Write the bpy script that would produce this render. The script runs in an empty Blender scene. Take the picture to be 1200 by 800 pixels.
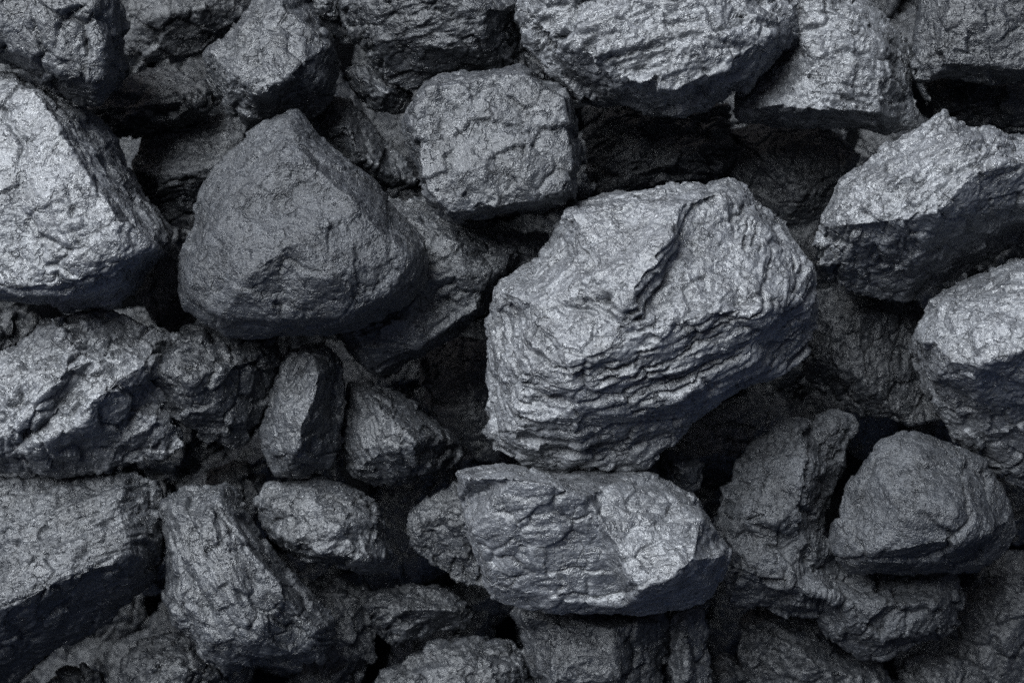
import bpy, math, random
import numpy as np
from mathutils import Vector
from mathutils.geometry import delaunay_2d_cdt

S = bpy.context.scene
COL = S.collection

# ------------------------------------------------------------------ camera
CAM_H = 2400.0                       # millimetres above the middle of the pile
cam_d = bpy.data.cameras.new('camera')
cam = bpy.data.objects.new('camera', cam_d)
COL.objects.link(cam)
cam.location = (0, 0, CAM_H / 1000)
cam_d.sensor_width = 36
cam_d.lens = 36 * CAM_H / 1200.0
cam_d.clip_start = 0.05
cam_d.clip_end = 200
cam_d.dof.use_dof = True
cam_d.dof.focus_distance = 2.32
cam_d.dof.aperture_fstop = 3.5
S.camera = cam

# ------------------------------------------------------------------ light
SUN_EL, SUN_AZ = 48.0, -38.0         # elevation; bearing from image top (+y), minus = towards the left
w = bpy.data.worlds.new('World')
S.world = w
w.use_nodes = True
nt = w.node_tree
bg = nt.nodes['Background']
sky = nt.nodes.new('ShaderNodeTexSky')
sky.sky_type = 'NISHITA'
sky.sun_disc = False
sky.sun_elevation = math.radians(SUN_EL)
sky.sun_rotation = math.radians(SUN_AZ)
sky.air_density = 0.07
sky.dust_density = 1.0
sky.ozone_density = 0.0
nt.links.new(sky.outputs[0], bg.inputs[0])
bg.inputs[1].default_value = 0.05
sd = bpy.data.lights.new('sun', 'SUN')
sd.energy = 1.5
sd.angle = math.radians(44)
sd.color = (0.97, 0.985, 1.0)
sun = bpy.data.objects.new('sun', sd)
COL.objects.link(sun)
el, az = math.radians(SUN_EL), math.radians(SUN_AZ)
to_sun = Vector((math.sin(az) * math.cos(el), math.cos(az) * math.cos(el), math.sin(el)))
sun.rotation_euler = to_sun.to_track_quat('Z', 'Y').to_euler()
sun.location = to_sun * 5
S.cycles.use_denoising = False
S.cycles.adaptive_threshold = 0.007
S.cycles.max_bounces = 4
S.cycles.diffuse_bounces = 2
S.cycles.glossy_bounces = 2
S.cycles.sample_clamp_indirect = 0.5
S.view_settings.view_transform = 'Standard'
S.view_settings.look = 'None'
S.view_settings.gamma = 1
S.view_settings.exposure = 2.95

# ------------------------------------------------------------------ noise
_rng = np.random.RandomState(7)
_PERM = _rng.permutation(4096).astype(np.int32)
_PERM = np.concatenate([_PERM, _PERM, _PERM])
_G = _rng.normal(size=(4096, 3)).astype(np.float32)
_G /= np.linalg.norm(_G, axis=1, keepdims=True)
_CP = _rng.rand(4096, 3).astype(np.float32)

def _hash(i, j, k):
    return _PERM[_PERM[_PERM[i & 4095] + (j & 4095)] + (k & 4095)]

def noise(p):
    """gradient noise, about -1..1"""
    f = np.floor(p)
    i = f.astype(np.int32)
    r = (p - f).astype(np.float32)
    u = r * r * r * (r * (r * 6 - 15) + 10)
    out = 0
    for a in (0, 1):
        wx = u[:, 0] if a else 1 - u[:, 0]
        for b in (0, 1):
            wy = u[:, 1] if b else 1 - u[:, 1]
            for c in (0, 1):
                wz = u[:, 2] if c else 1 - u[:, 2]
                g = _G[_hash(i[:, 0] + a, i[:, 1] + b, i[:, 2] + c)]
                d = g[:, 0] * (r[:, 0] - a) + g[:, 1] * (r[:, 1] - b) + g[:, 2] * (r[:, 2] - c)
                out = out + wx * wy * wz * d
    return out * 1.5

def fbm(p, size, octs, seed=0, gain=0.5):
    q = p / size + seed * 17.31
    a, tot, out = 1.0, 0, 0
    for o in range(octs):
        out = out + a * noise(q)
        tot += a
        a *= gain
        q = q * 2.03 + 5.7
    return out / tot * 1.4

def ridge(p, size, octs, seed=0, gain=0.5):
    q = p / size + seed * 23.17
    a, tot, out = 1.0, 0, 0
    for o in range(octs):
        n = 1 - np.abs(noise(q)) * 1.6
        out = out + a * n
        tot += a
        a *= gain
        q = q * 2.07 + 3.3
    return out / tot

def worley(p):
    f = np.floor(p)
    i = f.astype(np.int32)
    r = (p - f).astype(np.float32)
    n = len(p)
    f1 = np.full(n, 9.0, np.float32); f2 = np.full(n, 9.0, np.float32)
    hid = np.zeros(n, np.int32)
    off = np.zeros((n, 3), np.float32)
    for a in (-1, 0, 1):
        for b in (-1, 0, 1):
            for c in (-1, 0, 1):
                h = _hash(i[:, 0] + a, i[:, 1] + b, i[:, 2] + c)
                v = r - (_CP[h] + np.array([a, b, c], np.float32))
                d = np.sqrt((v * v).sum(1))
                m = d < f1
                f2 = np.where(m, f1, np.minimum(f2, d))
                f1 = np.where(m, d, f1)
                hid = np.where(m, h, hid)
                off = np.where(m[:, None], v, off)
    return f1, f2, hid, off

def sstep(x, lo, hi):
    t = np.clip((x - lo) / (hi - lo), 0, 1)
    return t * t * (3 - 2 * t)

def terrace(h, k, wd):
    f = h * k
    i = np.floor(f)
    return (i + sstep(f - i, 0.5 - wd / 2, 0.5 + wd / 2)) / k

# ------------------------------------------------------------------ materials
def coal_material(name, dark, light, rough, spec, bump, grain, chip=1.0):
    m = bpy.data.materials.new(name)
    m.use_nodes = True
    t = m.node_tree
    N, L = t.nodes, t.links
    bs = N['Principled BSDF']
    def nd(k, **kw):
        n = N.new(k)
        for a, v in kw.items():
            setattr(n, a, v)
        return n
    tc = nd('ShaderNodeTexCoord')
    oi = nd('ShaderNodeObjectInfo')
    sh = nd('ShaderNodeVectorMath', operation='SCALE')
    cx = nd('ShaderNodeCombineXYZ')
    for k in range(3):
        L.new(oi.outputs['Random'], cx.inputs[k])
    L.new(cx.outputs[0], sh.inputs[0]); sh.inputs['Scale'].default_value = 37.0
    mm = nd('ShaderNodeVectorMath', operation='MULTIPLY_ADD')       # object space in centimetres, shifted per lump
    L.new(tc.outputs['Object'], mm.inputs[0])
    mm.inputs[1].default_value = (100, 100, 100)
    L.new(sh.outputs[0], mm.inputs[2])
    P = mm.outputs[0]
    def noise_n(scale, detail, rgh=0.55, dist=0.0):
        n = nd('ShaderNodeTexNoise')
        n.inputs['Scale'].default_value = scale
        n.inputs['Detail'].default_value = detail
        n.inputs['Roughness'].default_value = rgh
        n.inputs['Distortion'].default_value = dist
        L.new(P, n.inputs['Vector'])
        return n.outputs['Fac']
    def math_n(op, a, b):
        n = nd('ShaderNodeMath', operation=op)
        for k, v in enumerate((a, b)):
            if isinstance(v, (int, float)):
                n.inputs[k].default_value = v
            else:
                L.new(v, n.inputs[k])
        return n.outputs[0]
    patch = noise_n(0.28, 5, 0.6, 0.4)
    speck = noise_n(3.2, 4, 0.7)
    mix = math_n('ADD', math_n('MULTIPLY', patch, 0.5), math_n('MULTIPLY', speck, 0.5))
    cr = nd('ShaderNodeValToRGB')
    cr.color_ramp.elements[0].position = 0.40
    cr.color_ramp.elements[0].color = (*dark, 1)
    cr.color_ramp.elements[1].position = 0.60
    cr.color_ramp.elements[1].color = (*light, 1)
    L.new(mix, cr.inputs[0])
    L.new(cr.outputs[0], bs.inputs['Base Color'])
    rr = nd('ShaderNodeMapRange')
    rr.inputs['From Min'].default_value = 0.35; rr.inputs['From Max'].default_value = 0.65
    rr.inputs['To Min'].default_value = rough - 0.13; rr.inputs['To Max'].default_value = rough + 0.18
    L.new(noise_n(1.1, 4), rr.inputs['Value'])
    L.new(rr.outputs[0], bs.inputs['Roughness'])
    bs.inputs['Specular IOR Level'].default_value = spec
    bs.inputs['Specular Tint'].default_value = (0.91, 0.962, 1.0, 1)
    vo = nd('ShaderNodeTexVoronoi', feature='DISTANCE_TO_EDGE')
    vo.inputs['Scale'].default_value = 0.6
    wv = nd('ShaderNodeVectorMath', operation='MULTIPLY_ADD')
    nz = nd('ShaderNodeTexNoise'); nz.inputs['Scale'].default_value = 1.3; nz.inputs['Detail'].default_value = 4
    L.new(P, nz.inputs['Vector'])
    L.new(nz.outputs['Color'], wv.inputs[0]); wv.inputs[1].default_value = (1.1, 1.1, 1.1); L.new(P, wv.inputs[2])
    L.new(wv.outputs[0], vo.inputs['Vector'])
    crack = nd('ShaderNodeMapRange'); crack.inputs['From Max'].default_value = 0.07
    L.new(vo.outputs['Distance'], crack.inputs['Value'])
    crack_on = nd('ShaderNodeMapRange'); crack_on.inputs['From Min'].default_value = 0.53; crack_on.inputs['From Max'].default_value = 0.62
    L.new(noise_n(0.45, 3), crack_on.inputs['Value'])
    ck = math_n('MULTIPLY', math_n('SUBTRACT', 1.0, crack.outputs[0]), crack_on.outputs[0])
    def chips(scale, warp, seed):
        """small broken facets: every cell is a plane with its own tilt"""
        wn = nd('ShaderNodeTexNoise'); wn.inputs['Scale'].default_value = scale * 0.8; wn.inputs['Detail'].default_value = 2
        L.new(P, wn.inputs['Vector'])
        a = nd('ShaderNodeVectorMath', operation='MULTIPLY_ADD')
        L.new(wn.outputs['Color'], a.inputs[0]); a.inputs[1].default_value = (warp / scale,) * 3; L.new(P, a.inputs[2])
        b = nd('ShaderNodeVectorMath', operation='ADD'); L.new(a.outputs[0], b.inputs[0]); b.inputs[1].default_value = (seed, seed * 2, seed * 3)
        v = nd('ShaderNodeTexVoronoi', feature='F1'); v.inputs['Scale'].default_value = scale
        L.new(b.outputs[0], v.inputs['Vector'])
        d1 = nd('ShaderNodeVectorMath', operation='SUBTRACT'); L.new(b.outputs[0], d1.inputs[0]); L.new(v.outputs['Position'], d1.inputs[1])
        d2 = nd('ShaderNodeVectorMath', operation='SUBTRACT'); L.new(v.outputs['Color'], d2.inputs[0]); d2.inputs[1].default_value = (0.5, 0.5, 0.5)
        d3 = nd('ShaderNodeVectorMath', operation='DOT_PRODUCT'); L.new(d1.outputs[0], d3.inputs[0]); L.new(d2.outputs[0], d3.inputs[1])
        return d3.outputs['Value']
    g = math_n('ADD', math_n('MULTIPLY', chips(1.2, 0.9, 1.0), 0.15 * chip), math_n('MULTIPLY', chips(3.6, 0.9, 4.0), 0.24 * chip))
    g = math_n('ADD', g, math_n('MULTIPLY', noise_n(4.4, 3, 0.65), 0.15 * grain))
    g = math_n('ADD', g, math_n('MULTIPLY', ck, -0.2))
    pit = nd('ShaderNodeMapRange', interpolation_type='SMOOTHSTEP'); pit.inputs['From Min'].default_value = 0.57; pit.inputs['From Max'].default_value = 0.66
    L.new(noise_n(2.6, 2, 0.5), pit.inputs['Value'])
    pit_on = nd('ShaderNodeMapRange'); pit_on.inputs['From Min'].default_value = 0.46; pit_on.inputs['From Max'].default_value = 0.58
    L.new(noise_n(0.33, 2), pit_on.inputs['Value'])
    g = math_n('ADD', g, math_n('MULTIPLY', math_n('MULTIPLY', pit.outputs[0], pit_on.outputs[0]), -0.16 * grain))
    bp = nd('ShaderNodeBump')
    bp.inputs['Strength'].default_value = bump
    bp.inputs['Distance'].default_value = 0.01
    L.new(g, bp.inputs['Height'])
    L.new(bp.outputs[0], bs.inputs['Normal'])
    return m

MATS = {
    'grey':  coal_material('grey_coal', (0.007, 0.0083, 0.0105), (0.026, 0.0295, 0.035), 0.41, 0.78, 1.0, 1.0, 1.1),
    'pale':  coal_material('pale_coal', (0.016, 0.018, 0.0215), (0.072, 0.079, 0.089), 0.41, 1.0, 1.0, 0.9, 1.1),
    'matt':  coal_material('matt_coal', (0.007, 0.0082, 0.0105), (0.026, 0.0295, 0.035), 0.42, 0.62, 1.0, 1.35, 1.3),
    'dark':  coal_material('dark_coal', (0.0045, 0.0054, 0.007), (0.015, 0.0172, 0.021), 0.39, 0.6, 1.0, 1.0, 1.1),  # darker coal; on lumps down in the gaps the tone also stands for shade
    'slack': coal_material('coal_slack', (0.004, 0.0048, 0.006), (0.010, 0.012, 0.015), 0.7, 0.15, 1.0, 1.3),
}

# ------------------------------------------------------------------ lumps
VOXEL = 2.0

def unproject(px, py, z):
    k = (CAM_H - z) / CAM_H
    return np.array([(px - 600) * k, (400 - py) * k, z])

def lump_shell(outline, ridges, e, t):
    """closed polyhedron in millimetres: front facets through the crest lines, a rounded underside behind"""
    pts, zs, edges = [], [], []
    for q in outline:
        pts.append((q[0], q[1])); zs.append(e + (q[2] if len(q) > 2 else 0))
    no = len(outline)
    edges += [(i, (i + 1) % no) for i in range(no)]
    for line in ridges:
        prev = None
        for x, y, z in line:
            k = next((i for i in range(no, len(pts)) if pts[i] == (x, y)), None)
            if k is None:
                pts.append((x, y)); zs.append(e + z); k = len(pts) - 1
            if prev is not None:
                edges.append((prev, k))
            prev = k
    V, E, F, ov, oe, of = delaunay_2d_cdt([Vector((x, -y)) for x, y in pts], edges, [list(range(no))], 1, 1e-4)
    P2 = np.array(pts, float)
    co = []
    for v, o in zip(V, ov):
        x, y = v.x, -v.y
        if o:
            z = zs[o[0]]
        else:
            d = np.hypot(P2[:, 0] - x, P2[:, 1] - y) + 1
            wgt = d ** -2
            z = float((np.array(zs) * wgt).sum() / wgt.sum())
        co.append(unproject(x, y, z))
    faces = [tuple(f) for f in F]
    ring = []
    for i in range(no):
        ring.append(next(j for j, o in enumerate(ov) if i in o))
    c = np.mean([co[j] for j in ring], axis=0)
    zmin = min(co[j][2] for j in ring)
    prev = ring
    for shrink, dz in ((0.11, 0.3), (0.3, 0.72), (0.55, 1.0)):
        cur = []
        for j in ring:
            p = co[j]
            zz = (p[2] - dz * t) * (1 - dz * 0.6) + (zmin - dz * t) * dz * 0.6
            cur.append(len(co))
            co.append(np.array([p[0] + (c[0] - p[0]) * shrink, p[1] + (c[1] - p[1]) * shrink, zz]))
        for a in range(no):
            b = (a + 1) % no
            faces.append((prev[a], prev[b], cur[b], cur[a]))
        prev = cur
    co.append(np.array([c[0], c[1], zmin - t * 1.04]))
    for a in range(no):
        faces.append((prev[a], prev[(a + 1) % no], len(co) - 1))
    return np.array(co), faces

def remeshed(co, faces, voxel, smooth):
    import bmesh
    me = bpy.data.meshes.new('shell')
    me.from_pydata([tuple(v) for v in co], [], faces)
    bm = bmesh.new(); bm.from_mesh(me)
    bmesh.ops.recalc_face_normals(bm, faces=bm.faces)
    bm.to_mesh(me); bm.free()
    o = bpy.data.objects.new('shell', me)
    COL.objects.link(o)
    r = o.modifiers.new('r', 'REMESH'); r.mode = 'VOXEL'; r.voxel_size = voxel
    s = o.modifiers.new('s', 'SMOOTH'); s.factor = 0.5; s.iterations = smooth
    dg = bpy.context.evaluated_depsgraph_get(); dg.update()
    out = bpy.data.meshes.new_from_object(o.evaluated_get(dg))
    bpy.data.objects.remove(o); bpy.data.meshes.remove(me)
    return out

def coords(me, what):
    a = np.empty(len(me.vertices) * 3, np.float32)
    (me.vertices if what == 'co' else me.vertex_normals).foreach_get('co' if what == 'co' else 'vector', a)
    return a.reshape(-1, 3)

def rough(P, Nn, seed, k):
    """relief of broken coal in millimetres along the normal"""
    n = np.array(k.get('n', (0, 0.3, 1)), np.float32)
    n = np.array([n[0], -n[1], n[2]], np.float32); n /= np.linalg.norm(n)
    Q = P + seed * np.array([131.7, 57.3, 91.1], np.float32)
    wx, wy, wz = (fbm(Q, 38, 3, s) for s in (1, 2, 3))
    W = np.stack([wx, wy, wz], 1)
    d = k.get('lump', 3) * fbm(Q, 85, 2, 4)
    s = P @ n
    # broken facets, stretched along the bedding
    fa = k.get('facet', 3.0)
    if fa:
        A = Q + W * 8
        A = A + n[None] * ((A @ n) * (k.get('flat', 1.6 if k.get('strata') else 1.0) - 1))[:, None]
        f1, f2, h, off = worley(A / (1.2 * k.get('cell', 36)))
        g = _G[(h * 7 + 13) & 4095]
        d = d + 1.35 * fa * (2.3 * (off * g).sum(1) + 1.1 * (_CP[h][:, 0] - 0.5))
        d = d - k.get('crack', 1.0) * 2.2 * 1.6 * np.exp(-((f2 - f1) / 0.09) ** 2) * sstep(fbm(Q, 60, 2, 5), -0.15, 0.25)
        f1, f2, h, off = worley((A + W * 4) / ((1.2 * k.get('cell', 36)) * 0.36) + 4.7)
        g = _G[(h * 5 + 3) & 4095]
        mk = 0.35 + 0.65 * sstep(fbm(Q, 50, 2, 12), -0.35, 0.3)
        d = d + mk * fa * k.get('micro', 0.24) * (2.3 * (off * g).sum(1) + 1.1 * (_CP[h][:, 0] - 0.5))
    # flaked plates
    pl = k.get('plate', 2.0)
    if pl:
        hgt = fbm(Q + W * 8, 75, 5, 6, 0.55)
        d = d + pl * 4.8 * (terrace(hgt, 5.0, 0.22) - hgt * 0.6)
    # bedding layers
    st = k.get('strata', 0.0)
    if st:
        B = Q + W * 3.5
        B = B + n[None] * ((B @ n) * (k.get('thin', 12.0) - 1))[:, None]
        lay = ridge(B, k.get('bed', 150), 3, 7, 0.6)
        mk = 0.3 + 0.7 * sstep(fbm(Q, 70, 2, 8), -0.4, 0.2)
        steps = fbm(B, k.get('bed', 150) * 1.4, 3, 11, 0.6)
        side = 1 - 0.85 * sstep(np.abs(Nn @ n), 0.78, 0.93)      # layers show where a face cuts across them
        d = d + st * side * mk * (5.0 * terrace(steps, 3.6, 0.3) - 4.2 * sstep(lay, 0.62, 0.95))
    # pitted grain
    gr = k.get('grain', 1.0)
    d = d + gr * (0.9 * fbm(Q, 14, 2, 9, 0.6) - 1.3 * sstep(fbm(Q, 55, 2, 15), -0.05, 0.3) * sstep(fbm(Q, 9, 2, 10), 0.25, 0.55))
    return d

BUILT = []

def lump(label, outline, ridges, e=0, t=120, mat='grey', smooth=3, voxel=None, **k):
    seed = len(BUILT) + 1
    co, faces = lump_shell(outline, ridges, e, t)
    me = remeshed(co, faces, voxel or VOXEL, smooth)
    P, Nn = coords(me, 'co'), coords(me, 'no')
    d = rough(P, Nn, seed, k)
    P = P + Nn * d[:, None]
    base = np.array([P[:, 0].mean(), P[:, 1].mean(), P[:, 2].min()], np.float32)
    me.vertices.foreach_set('co', ((P - base) / 1000).astype(np.float32).ravel())
    me.polygons.foreach_set('use_smooth', np.ones(len(me.polygons), bool))
    me.update()
    me.name = 'coal_lump'
    me.materials.clear()
    me.materials.append(MATS[mat])
    o = bpy.data.objects.new('coal_lump', me)
    COL.objects.link(o)
    o.location = [float(v) / 1000 for v in base]
    o['label'] = label
    o['category'] = 'coal lump'
    o['group'] = 'lumps of coal in the pile'
    BUILT.append(o)
    return o

# ground of fine slack under the pile
def ground():
    n = 260
    xs = np.linspace(-1600, 1600, n)
    X, Y = np.meshgrid(xs, xs)
    P = np.stack([X.ravel(), Y.ravel(), np.zeros(n * n)], 1).astype(np.float32)
    P[:, 2] = -600 + 14 * fbm(P, 120, 4, 2) + 5 * fbm(P, 30, 3, 3)
    f = [(j * n + i, j * n + i + 1, (j + 1) * n + i + 1, (j + 1) * n + i) for j in range(n - 1) for i in range(n - 1)]
    me = bpy.data.meshes.new('ground')
    me.from_pydata((P / 1000).tolist(), [], f)
    me.polygons.foreach_set('use_smooth', np.ones(len(me.polygons), bool))
    me.materials.append(MATS['slack'])
    o = bpy.data.objects.new('ground', me)
    COL.objects.link(o)
    o['kind'] = 'structure'
ground()

# ------------------------------------------------------------------ the pile, lump by lump
lump('largest pale lump in the middle with v-shaped layered sides under a flat top',
     [(659,242),(707,228),(764,223),(816,216),(854,208),(878,223),(902,242),(930,275),(954,308),(963,332),(959,361),(947,394),
      (944,422),(921,437,10),(878,453,15),(830,484,15),(788,522,15),(759,546,10),(726,551),(654,551),(612,546),(578,529,-30),(563,508,-40),(569,489,-40),
      (568,446,-40),(567,408,-40),(571,380,-30),(570,356,-20),(586,330),(612,308),(640,287),(650,270)],
     [[(592,345,60),(628,358,100),(668,425,150),(715,408,152),(775,385,150),(830,368,145),(890,362,128),(945,350,70)],
      [(668,250,70),(760,236,80),(845,225,70),(905,275,70),(945,315,60)],
      [(795,240,100),(776,285,138),(738,348,158)], [(818,246,84),(797,296,106),(762,354,126)],
      [(668,425,150),(673,480,110),(680,532,55)], [(700,320,130)], [(880,310,105)],
      [(800,462,100),(880,422,92)], [(608,440,88),(600,505,60)]],
     e=20, t=130, mat='pale', n=(-0.2,-0.64,0.74), strata=2.2, thin=8.5, facet=2.0, micro=0.25, plate=2.4, cell=40, smooth=3, crack=1.0, grain=0.9)
lump('rounded dull triangular lump with grainy skin left of the largest pale lump',
     [(337,130),(352,132),(367,150),(395,175),(430,200),(452,230),(480,260),(500,285),(504,310),(500,335),(480,360),(450,380),
      (405,390),(355,394),(305,398),(265,395),(235,380),(212,360),(206,340),(209,300),(225,260),(235,225),(250,195),(280,165),(310,142)],
     [[(222,345,36),(260,370,58),(330,376,72),(400,370,75),(460,342,70),(490,312,40)],
      [(337,142,30),(322,190,74),(265,250,74),(225,320,45)], [(337,142,30),(362,190,70),(420,240,84),(478,300,70)],
      [(335,238,72)], [(340,285,116),(385,325,112)], [(290,325,105)]],
     e=20, t=130, mat='matt', smooth=10, facet=1.6, micro=0.4, plate=1.4, cell=50, grain=1.5, crack=0.5, lump=4)
lump('pale angular lump at the left edge with a flat cracked top and layered right side',
     [(-60,95),(0,84),(20,84),(44,104),(54,102,-30),(80,112,-45),(108,132,-50),(136,160,-50),(148,192,-50),(168,228,-50),(188,248,-50),(200,276,-45),(196,296,-40),
      (176,316,-30),(160,340,-10),(132,356),(92,364),(52,358),(16,356),(-60,350),(-90,220)],
     [[(42,108,60),(66,146,86),(94,194,102),(138,254,110),(180,289,88)],
      [(180,289,88),(130,315,104),(80,332,98),(20,338,90),(-40,330,80)],
      [(20,100,50)], [(30,200,96)], [(90,275,114)], [(-30,200,90)], [(-40,130,60)]],
     e=0, t=130, mat='pale', n=(0.05,-0.25,0.95), strata=1.5, thin=12.8, facet=1.6, micro=0.3, plate=2.4, cell=46, crack=1.5, smooth=3, grain=0.8)
lump('blocky lump in the top left corner with a network of cracks',
     [(-40,-60),(60,-70),(130,-30),(142,10),(145,40),(138,55),(146,85),(135,105),(116,120),(88,119),(64,106),(40,92),(10,78),(-40,75)],
     [[(0,0,64),(60,0,74),(110,5,70)], [(20,60,55),(70,82,60),(115,92,52)], [(60,40,70)], [(122,45,62)]],
     e=30, t=120, mat='grey', facet=3.0, plate=2.4, cell=38, crack=2.2, grain=1.0, smooth=3)
lump('pointed block with a pale top and black underside above the rounded triangular lump',
     [(310,-40),(292,10),(272,30),(245,54),(239,65),(240,85),(252,112),(270,135),(290,150),(330,150),(370,135),(395,117),(402,75),
      (392,50),(375,20),(367,0),(350,-40)],
     [[(246,62,24),(272,86,60),(305,103,92),(326,99,92),(355,76,82),(386,52,44)], [(330,5,40),(290,34,44)], [(320,60,76)],
      [(355,35,60)], [(275,118,34)], [(350,110,44)]],
     e=-40, t=110, mat='grey', facet=2.2, plate=1.6, cell=34, smooth=3, micro=0.5)
lump('dark lump with a fine wavy grain at the top edge above the squarish block',
     [(400,-40),(500,-60),(600,-50),(615,0),(622,50),(618,85),(590,98),(540,102),(480,106),(455,98),(430,72),(410,42),(396,15),(392,-10)],
     [[(412,5,34),(450,-2,66),(520,-12,84),(568,14,86),(606,4,56)], [(500,50,62)], [(570,58,56)], [(445,50,44)]],
     e=-50, t=110, mat='dark', n=(0.15,1,0.25), strata=0.8, thin=8.0, bed=102, facet=1.6, plate=1.2, cell=26)
lump('squarish pitted block with rounded corners between the dark top lump and the middle',
     [(472,142),(479,124),(485,112),(500,94),(519,86),(560,81),(609,77),(624,84),(635,97),(657,101),(672,116),(680,135),(682,195),
      (676,225),(665,236),(635,246),(594,251),(545,259),(519,259),(500,244),(492,214),(477,172)],
     [[(486,124,54),(504,104,58),(560,92,60),(615,88,58),(660,116,58),(672,196,62),(662,228,62),(592,243,70),(528,250,66),(500,222,66),(484,150,60),(486,124,54)],
      [(575,165,70)], [(625,205,74)], [(540,205,76)]],
     e=10, t=120, mat='grey', facet=2.0, micro=0.25, plate=1.6, cell=27, grain=1.5, crack=0.6, smooth=2)
lump('wide craggy lump with flaky silver ledges at the top edge right of centre',
     [(610,-30),(612,10),(615,40),(622,55),(635,75),(655,95),(680,110),(700,118),(735,125),(760,135),(800,136),(820,130),(850,112),
      (880,95),(905,75),(925,55),(935,30),(935,0),(930,-50),(760,-80)],
     [[(632,30,40),(682,64,70),(735,92,86),(792,104,90),(852,80,84),(905,38,68)], [(700,0,64),(760,20,88),(850,0,78)],
      [(640,-20,50)], [(700,40,84)], [(760,62,92)], [(825,50,96)]],
     e=10, t=130, mat='pale', n=(0.15,0.75,0.75), strata=2.6, thin=8.5, bed=210, facet=2.8, micro=0.25, plate=3.2, grain=0.7, cell=40, crack=1.2, smooth=3)
lump('grey lump tucked behind the right end of the wide craggy lump at the top',
     [(920,-40),(900,40),(875,90),(860,120),(856,131),(864,141),(886,146),(942,152),(969,150),(1010,148),(1044,157),(1070,150),
      (1078,135),(1068,112),(1068,68),(1059,41),(1040,15),(1021,0),(1000,-40)],
     [[(960,5,60),(1000,24,66),(1034,50,54),(1034,100,62),(1048,140,28)], [(880,128,30),(905,124,66),(960,130,84),(1030,132,62)],
      [(960,70,72)], [(1000,80,74)], [(935,40,60)]],
     e=-50, t=110, mat='pale', n=(-0.15,0.9,0.4), strata=1.0, thin=7.2, bed=119, facet=1.6, plate=2.0, cell=32)
lump('dark blunt block in the top right corner',
     [(1078,-40),(1078,20),(1075,45),(1070,75),(1072,92),(1085,97),(1110,92),(1150,95),(1180,98),(1240,95),(1260,-30),(1160,-70)],
     [[(1112,-20,34),(1112,30,40),(1108,76,34),(1160,80,38),(1230,78,36)], [(1160,20,48)], [(1220,10,50)]],
     e=20, t=120, mat='dark', facet=2.0, plate=2.0, cell=30, grain=1.7, smooth=10)
lump('dark sliver of coal under the blunt block in the top right corner',
     [(1085,95),(1120,84),(1200,84),(1260,90),(1260,175),(1180,170),(1120,152),(1095,135)],
     [[(1115,122,30),(1200,128,40)]], e=-110, t=80, mat='dark')
lump('silvery slanting lump at the right edge with streaked top and black underside',
     [(1107,131),(1126,139),(1137,146),(1160,146),(1200,154),(1270,170),(1285,250,-20),(1200,282,-60),(1175,302,-60),(1130,321,-60),
      (1092,336,-60),(1062,351,-60),(1010,345,-50),(969,329,-40),(957,306,-20),(952,287),(961,269),(961,255),(980,229),(987,210),(1021,187),(1040,169),(1077,146)],
     [[(963,266,24),(1000,264,78),(1055,258,106),(1105,240,122),(1140,206,112),(1178,190,104),(1225,186,92)],
      [(1107,136,30),(1124,165,90),(1105,240,122)], [(1040,212,84)], [(985,240,46)], [(1170,165,74)],
      [(1000,290,40),(1080,288,66),(1150,252,66),(1210,240,56)]],
     e=10, t=120, mat='pale', n=(0.5,0.75,0.45), strata=1.7, thin=9.6, bed=136, facet=2.2, plate=2.2, cell=32, smooth=3)
lump('lump cut by the right edge with a bright top and smooth black front',
     [(1196,301),(1170,316),(1142,327),(1120,338),(1092,355),(1079,377),(1073,396),(1081,429,-10),(1092,462,-30),(1105,490,-50),
      (1130,530,-80),(1180,570,-100),(1260,580,-100),(1285,400),(1265,290)],
     [[(1083,400,34),(1112,424,80),(1140,430,106),(1175,416,122),(1240,404,128)], [(1115,365,60),(1170,345,72),(1240,335,78)],
      [(1092,400,50),(1150,385,96)], [(1145,485,0),(1220,490,4)]],
     e=20, t=130, mat='pale', facet=2.4, micro=0.4, plate=2.6, cell=32, smooth=3, crack=1.3)
lump('craggy lump at the left edge with slanting bright ridges below the pale angular lump',
     [(-50,440),(0,415),(30,395),(62,372),(80,365),(110,362),(140,368),(170,378),(200,388),(215,395),(200,420),(198,470),(208,500),
      (214,520),(195,535),(150,545),(110,553),(60,558),(0,553),(-50,545)],
     [[(64,378,40),(82,402,66),(74,440,86),(40,482,88),(14,505,80)], [(90,452,62),(52,495,62),(24,520,50)],
      [(168,428,66),(136,448,82),(108,470,90),(98,492,84),(62,512,80),(0,538,40)], [(110,420,66)], [(20,450,74)],
      [(130,392,20),(185,402,20)], [(150,478,40),(182,495,26)], [(110,528,30)]],
     e=-30, t=120, mat='pale', n=(0.6,0.7,0.4), strata=0.9, facet=3.0, plate=2.6, cell=30, crack=1.4, grain=1.4, smooth=3)
lump('dark rounded lump with a speckled crest right of the craggy left edge lump',
     [(160,437),(172,418),(195,400),(220,383),(245,382),(290,386),(325,392),(328,420),(320,455),(305,490),(285,520),(270,527),
      (235,512),(200,492),(178,470)],
     [[(174,434,44),(205,412,62),(236,396,50)], [(218,445,78),(262,432,70),(302,420,36)], [(222,482,56),(260,485,50)]],
     e=-45, t=110, mat='dark', facet=2.4, plate=1.6, cell=24, grain=1.7)
lump('narrow upright lump with a pale left face and black right face left of centre',
     [(339,407),(351,403),(371,402),(390,407),(401,421),(405,449),(401,484),(395,523),(387,548),(362,556),(324,556),(313,542),
      (303,526),(303,512),(310,476),(324,440),(332,418)],
     [[(366,412,36),(373,440,66),(367,470,76),(353,500,78),(350,530,66),(338,549,30)], [(330,480,56)], [(324,525,44)],
      [(390,450,14),(386,500,14)]],
     e=-50, t=90, mat='grey', facet=1.6, plate=1.4, cell=22, grain=1.2)
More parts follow.
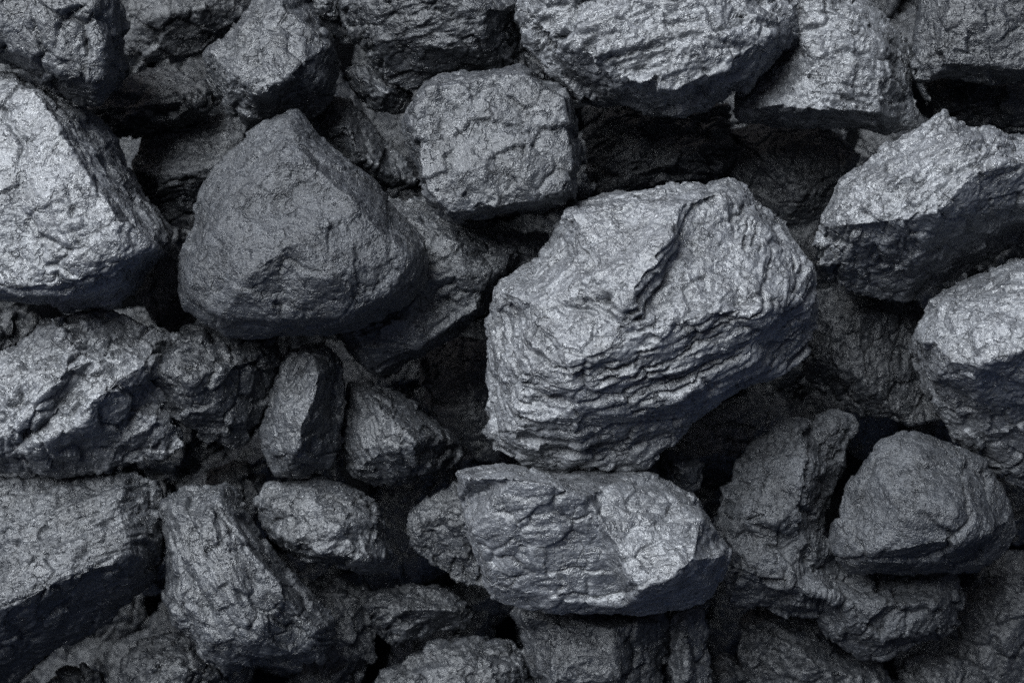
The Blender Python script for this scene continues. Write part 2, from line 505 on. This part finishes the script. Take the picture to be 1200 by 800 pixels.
lump('dark wedge lump with a ridge down its middle right of the narrow upright lump',
     [(409,449),(434,446),(456,454),(483,468),(514,495,-15),(536,517,-20),(544,534,-20),(527,550,-15),(489,561),(472,567),(445,570),(417,564),
      (401,550),(398,528),(401,504),(409,476)],
     [[(416,456,26),(440,472,58),(465,492,76),(487,520,82),(487,545,56),(462,560,28)], [(416,505,42)], [(420,548,36)], [(450,530,70)],
      [(470,482,46),(505,510,40)]],
     e=-88, t=90, mat='grey', n=(0.8,-0.5,0.3), strata=0.9, thin=8.0, bed=102, facet=1.8, plate=1.4, cell=24)
lump('flat slate-like lump wedged between the triangular lump and the largest pale lump',
     [(440,222),(500,236),(560,256),(600,268),(640,275),(650,300),(600,330),(575,360),(545,385),(520,400),(490,420),(465,440),(450,447),
      (435,440),(415,420),(395,400),(380,370),(420,280)],
     [[(480,258,52),(540,285,64),(600,296,50)], [(500,330,76),(540,322,76),(590,318,56)], [(510,344,62),(560,338,58)],
      [(440,432,34),(500,398,60),(560,362,56)], [(420,395,60)], [(470,372,80)]],
     e=-80, t=90, mat='grey', n=(0.3,0.5,0.8), strata=0.9, facet=1.8, plate=2.4, cell=34)
lump('small oval lump beside the left corner of the squarish block',
     [(402,80),(415,70),(435,72),(455,85),(475,95),(486,110),(478,128),(462,134),(440,130),(420,115),(408,100)],
     [[(422,90,30),(455,110,36)]], e=-90, t=60, mat='grey', cell=20, facet=1.6)
lump('small lump with one pale face behind the right shoulder of the triangular lump',
     [(360,135),(390,115),(410,118),(430,140),(460,170),(480,190),(488,215),(450,225),(400,195),(370,165)],
     [[(396,126,26),(408,150,52),(420,180,56),(455,204,26)], [(385,150,34)]], e=-115, t=70, mat='grey', cell=20, facet=1.6)
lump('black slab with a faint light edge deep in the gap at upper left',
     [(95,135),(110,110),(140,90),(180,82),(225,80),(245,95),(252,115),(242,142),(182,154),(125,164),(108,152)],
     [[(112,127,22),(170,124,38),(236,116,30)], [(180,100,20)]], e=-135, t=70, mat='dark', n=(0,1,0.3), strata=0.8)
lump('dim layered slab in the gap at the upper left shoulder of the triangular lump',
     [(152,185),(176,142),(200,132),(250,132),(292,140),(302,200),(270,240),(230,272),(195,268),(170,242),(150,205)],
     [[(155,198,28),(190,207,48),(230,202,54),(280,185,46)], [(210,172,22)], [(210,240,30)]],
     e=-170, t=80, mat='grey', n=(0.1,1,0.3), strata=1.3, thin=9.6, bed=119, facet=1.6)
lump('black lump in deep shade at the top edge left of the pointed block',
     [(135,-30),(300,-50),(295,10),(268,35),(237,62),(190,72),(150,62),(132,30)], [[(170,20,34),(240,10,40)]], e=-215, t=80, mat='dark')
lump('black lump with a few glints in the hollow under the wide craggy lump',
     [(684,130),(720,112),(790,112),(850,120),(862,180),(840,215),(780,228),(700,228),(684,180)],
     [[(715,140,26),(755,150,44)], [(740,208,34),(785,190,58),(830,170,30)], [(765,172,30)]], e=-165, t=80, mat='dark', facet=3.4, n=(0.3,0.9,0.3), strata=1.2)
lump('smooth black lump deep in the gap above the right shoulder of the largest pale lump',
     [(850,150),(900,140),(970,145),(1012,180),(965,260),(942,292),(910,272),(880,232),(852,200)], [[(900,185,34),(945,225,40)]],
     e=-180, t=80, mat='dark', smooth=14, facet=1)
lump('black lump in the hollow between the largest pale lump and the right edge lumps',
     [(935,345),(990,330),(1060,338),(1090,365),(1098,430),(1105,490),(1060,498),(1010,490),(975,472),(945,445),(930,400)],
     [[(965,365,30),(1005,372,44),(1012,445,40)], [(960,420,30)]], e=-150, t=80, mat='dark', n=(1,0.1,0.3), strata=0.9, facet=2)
lump('big lump in the bottom left corner with streaked top and black front',
     [(-60,560),(0,560),(75,558),(120,555),(161,556),(184,567),(195,590),(193,624),(191,657),(176,680),(150,706,-20),(124,732,-30),
      (75,755,-40),(45,777,-40),(20,797,-40),(-40,840,-40),(-80,700)],
     [[(-30,722,100),(0,712,102),(40,696,104),(85,676,100),(130,660,92),(152,648,78),(180,622,36)], [(20,620,54)], [(80,592,40)],
      [(140,568,26),(143,610,62),(152,648,78)], [(100,632,74)], [(40,660,84)], [(60,745,10),(130,700,8)]],
     e=-50, t=120, mat='grey', n=(0.42,0.85,0.35), strata=1.6, thin=9.6, bed=127, facet=1.8, plate=1.8, cell=30, smooth=3)
lump('tall streaked lump leaning right in the lower left between black gaps',
     [(187,594),(199,582),(225,571),(262,566),(277,571),(289,597),(311,631),(337,665),(371,699),(394,725),(392,751),(379,777),(337,779),
      (300,785),(262,792),(240,781),(225,755),(202,729),(191,699),(195,669),(191,631)],
     [[(205,598,46),(214,650,62),(213,700,62),(240,748,62),(268,774,44)], [(258,580,40),(290,640,72),(335,695,74),(372,738,54)],
      [(240,610,72),(270,690,92),(300,750,84)], [(350,766,40)]],
     e=-40, t=110, mat='grey', n=(0.85,-0.5,0.3), strata=1.7, thin=9.6, bed=127, facet=1.8, plate=1.6, cell=30, smooth=3)
lump('small pale lump with rounded corners left of the long slab',
     [(296,586),(311,567),(337,564),(375,558),(384,558),(417,571),(440,582),(451,601),(455,620),(462,642),(462,661),(451,672),(429,674),
      (399,665),(372,661),(350,657),(337,650),(319,631),(307,612)],
     [[(318,588,26),(365,578,30),(415,588,36),(442,612,36)], [(335,632,46),(375,646,66),(425,656,56),(452,652,26)], [(400,618,68)], [(352,608,54)]],
     e=-70, t=90, mat='grey', n=(0.3,0.8,0.5), strata=0.7, facet=1.6, plate=1.6, cell=24)
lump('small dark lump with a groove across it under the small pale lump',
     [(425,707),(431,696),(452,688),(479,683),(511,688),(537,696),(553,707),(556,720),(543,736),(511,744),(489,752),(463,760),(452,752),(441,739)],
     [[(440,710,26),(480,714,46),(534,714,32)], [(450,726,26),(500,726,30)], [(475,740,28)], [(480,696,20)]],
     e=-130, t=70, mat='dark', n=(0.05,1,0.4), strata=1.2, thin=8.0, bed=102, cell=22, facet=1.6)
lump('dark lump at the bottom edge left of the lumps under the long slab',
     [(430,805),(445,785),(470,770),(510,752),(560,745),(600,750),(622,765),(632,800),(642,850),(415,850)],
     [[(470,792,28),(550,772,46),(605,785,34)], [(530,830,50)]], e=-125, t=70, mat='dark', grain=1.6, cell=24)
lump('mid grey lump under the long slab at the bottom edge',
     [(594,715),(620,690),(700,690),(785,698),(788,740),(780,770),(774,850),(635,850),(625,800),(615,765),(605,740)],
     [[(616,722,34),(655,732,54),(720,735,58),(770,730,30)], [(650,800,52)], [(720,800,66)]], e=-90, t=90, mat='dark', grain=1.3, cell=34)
lump('narrow speckled lump beside the mid grey lump under the long slab',
     [(783,720),(800,708),(822,715),(827,745),(833,790),(832,850),(780,850),(786,790),(784,750)],
     [[(803,728,26),(806,790,36)]], e=-88, t=70, mat='grey', grain=1.6, cell=20)
lump('long slab under the largest pale lump with one bright triangular face',
     [(534,552),(559,545),(596,545),(645,554),(709,554),(765,554),(787,564),(814,581),(829,605),(847,627),(859,639),(859,657),
      (851,676),(836,702),(802,716),(750,721),(705,716),(652,719),(615,716),(581,706),(570,695),(562,672),(548,630),(536,590)],
     [[(546,560,70),(600,560,106),(645,566,112),(684,582,100)], [(554,620,56),(576,684,26)],
      [(690,590,86),(718,632,100),(740,680,116),(750,692,118)], [(750,692,118),(790,675,122),(812,656,116),(845,652,66)],
      [(680,596,90),(704,640,68),(726,692,46)],
      [(708,572,62),(785,576,36)], [(825,612,62)], [(770,632,92)], [(605,622,80)], [(645,655,62)], [(600,690,34)],
      [(660,706,38),(735,710,44),(800,700,40)]],
     e=20, t=110, mat='pale', n=(0.1,0.95,0.35), strata=0.5, thin=9, bed=160, facet=1.2, micro=0.25, plate=1.4, grain=0.7, cell=34, smooth=3)
lump('dark lump in shade under the left end of the long slab',
     [(474,624),(478,600),(504,580),(534,566),(580,560),(610,620),(600,690),(556,690),(530,678),(507,663),(489,646)],
     [[(490,612,14),(522,604,22),(560,615,30)], [(508,645,4),(545,665,4)]],
     e=-80, t=80, mat='dark', n=(0.9,-0.4,0.3), strata=0.5, thin=9.6, bed=102, facet=2, cell=22)
lump('small chip poking out above the right end of the long slab',
     [(750,545),(775,525),(800,528),(826,545),(820,572),(802,582),(770,562)], [[(790,545,24),(808,552,26)]], e=-60, t=50, mat='grey', cell=18, facet=1.4)
lump('large craggy knobbed mass right of the long slab curling under the domed lump',
     [(880,517),(900,503),(920,487),(935,482),(960,485),(970,477),(985,477),(1000,485),(1006,497),(1002,512),(990,520),(986,537),(980,555),
      (972,575),(967,602),(966,630),(975,655,-20),(1000,664,-30),(1050,668,-40),(1100,665,-40),(1125,678,-40),(1128,700,-40),(1120,730,-40),(1100,750,-40),(1070,762,-40),
      (1040,768,-40),(1010,770,-40),(985,760,-40),(965,745,-30),(950,727,-20),(920,718,-10),(895,710),(870,706),(852,695),(843,672),(836,630),(837,600),(847,580),(860,565),(867,540)],
     [[(935,500,40),(945,545,62),(938,590,66)], [(900,545,44),(880,598,56),(905,612,66)], [(982,497,22)], [(858,630,24),(905,628,44),(945,632,40)],
      [(962,520,22),(968,550,24)],
      [(870,668,44),(925,684,56),(990,704,30),(1050,708,22),(1100,706,8)], [(900,650,50)], [(995,745,10),(1060,744,4)], [(935,655,40)]],
     e=-75, t=100, mat='matt', facet=3.4, plate=2.6, cell=28, grain=1.5, smooth=3)
lump('smooth domed lump in the lower right with a shaded underside',
     [(976,624),(980,594),(995,564),(1014,534),(1032,515),(1062,509),(1092,511),(1130,522),(1156,537),(1175,567),(1186,594),(1194,624),
      (1179,639,-10),(1149,661,-20),(1119,672,-20),(1077,676,-20),(1032,672,-20),(995,669,-10),(976,654)],
     [[(986,630,24),(1012,646,48),(1060,644,80),(1110,638,84),(1160,622,60),(1184,610,24)], [(1030,562,46)], [(1080,536,40)],
      [(1135,562,50)], [(1060,598,86)], [(1118,596,86)]],
     e=-20, t=100, mat='matt', facet=2.6, micro=0.25, plate=1.4, cell=46, grain=1.3, smooth=4)
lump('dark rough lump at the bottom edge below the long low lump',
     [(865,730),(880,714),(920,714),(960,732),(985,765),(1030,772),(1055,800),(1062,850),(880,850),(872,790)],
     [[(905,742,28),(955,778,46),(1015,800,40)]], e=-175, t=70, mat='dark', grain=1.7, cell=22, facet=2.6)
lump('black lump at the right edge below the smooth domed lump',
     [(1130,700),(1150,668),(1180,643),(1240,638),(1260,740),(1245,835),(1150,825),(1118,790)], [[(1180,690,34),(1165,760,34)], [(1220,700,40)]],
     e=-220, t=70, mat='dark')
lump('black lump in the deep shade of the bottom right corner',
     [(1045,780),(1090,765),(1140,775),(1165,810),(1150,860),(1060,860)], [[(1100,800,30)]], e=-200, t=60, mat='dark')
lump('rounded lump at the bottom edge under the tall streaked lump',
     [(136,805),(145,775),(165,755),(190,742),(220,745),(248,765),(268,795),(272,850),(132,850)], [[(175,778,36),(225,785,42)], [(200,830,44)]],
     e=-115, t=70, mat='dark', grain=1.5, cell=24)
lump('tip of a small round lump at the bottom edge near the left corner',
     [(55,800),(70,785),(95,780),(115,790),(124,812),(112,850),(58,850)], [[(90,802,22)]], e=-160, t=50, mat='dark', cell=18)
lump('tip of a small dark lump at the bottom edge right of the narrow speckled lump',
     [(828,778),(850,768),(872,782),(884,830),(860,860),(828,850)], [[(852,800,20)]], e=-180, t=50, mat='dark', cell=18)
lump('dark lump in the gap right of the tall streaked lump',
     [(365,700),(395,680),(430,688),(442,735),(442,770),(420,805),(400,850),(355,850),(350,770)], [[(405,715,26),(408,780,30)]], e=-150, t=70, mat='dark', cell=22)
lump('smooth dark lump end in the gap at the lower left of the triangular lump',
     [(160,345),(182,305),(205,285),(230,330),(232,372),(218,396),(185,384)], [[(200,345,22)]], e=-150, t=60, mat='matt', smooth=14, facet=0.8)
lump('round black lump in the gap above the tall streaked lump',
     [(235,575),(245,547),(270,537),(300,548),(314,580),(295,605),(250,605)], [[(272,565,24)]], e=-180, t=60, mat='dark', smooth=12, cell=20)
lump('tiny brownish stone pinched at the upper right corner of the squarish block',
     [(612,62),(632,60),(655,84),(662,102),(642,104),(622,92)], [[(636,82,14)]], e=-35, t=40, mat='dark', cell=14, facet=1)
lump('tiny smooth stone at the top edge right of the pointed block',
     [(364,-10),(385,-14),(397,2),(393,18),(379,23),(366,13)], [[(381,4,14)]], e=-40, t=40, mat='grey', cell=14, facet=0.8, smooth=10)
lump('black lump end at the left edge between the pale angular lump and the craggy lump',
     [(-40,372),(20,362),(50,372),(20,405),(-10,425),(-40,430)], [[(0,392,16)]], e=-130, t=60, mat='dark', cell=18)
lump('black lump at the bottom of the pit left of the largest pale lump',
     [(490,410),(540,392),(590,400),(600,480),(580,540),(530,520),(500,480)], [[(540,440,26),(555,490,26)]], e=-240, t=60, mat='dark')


# the heap goes on below and around: deep lumps under the big ones, and more lumps past the picture's edge
rnd = random.Random(5)
KIND = [o for o in BUILT if 0.13 < max(o.dimensions) < 0.42 and len(o.data.vertices) > 5000]
DEEP = [o for o in KIND if o.data.materials[0] == MATS['dark']]  # dark material only: shade of the deep gaps is put into their colour
def more(x, y, z, label, group, kinds):
    src = rnd.choice(kinds)
    c = src.copy()
    COL.objects.link(c)
    c.rotation_euler = (0, 0, rnd.uniform(0, 6.283))
    k = rnd.uniform(0.9, 1.1)
    c.scale = (k, k, k)
    c.location = (x / 1000, y / 1000, z / 1000 - src.dimensions.z * k)    # z is the height of its top
    c['label'] = label
    c['group'] = group
    return c
for j in range(-5, 6):
    for i in range(-7, 8):
        more(i * 128 + rnd.uniform(-30, 30) + (j % 2) * 64, j * 122 + rnd.uniform(-40, 40), -345 + rnd.uniform(-25, 25) - (90 if j < -2 else 0),
             'black lump buried in deep shade under the big lumps', 'lumps buried in the shade of the pile', DEEP)
for j in range(-5, 6):
    for i in range(-6, 7):
        x, y = i * 210 + (j % 2) * 100 + rnd.uniform(-20, 20), j * 200 + rnd.uniform(-20, 20)
        if abs(x) > 860 or abs(y) > 670:
            more(x, y, 60 + rnd.uniform(-60, 60), 'grey lump of the same heap lying past the edge of the picture', 'lumps past the edge of the picture', KIND)
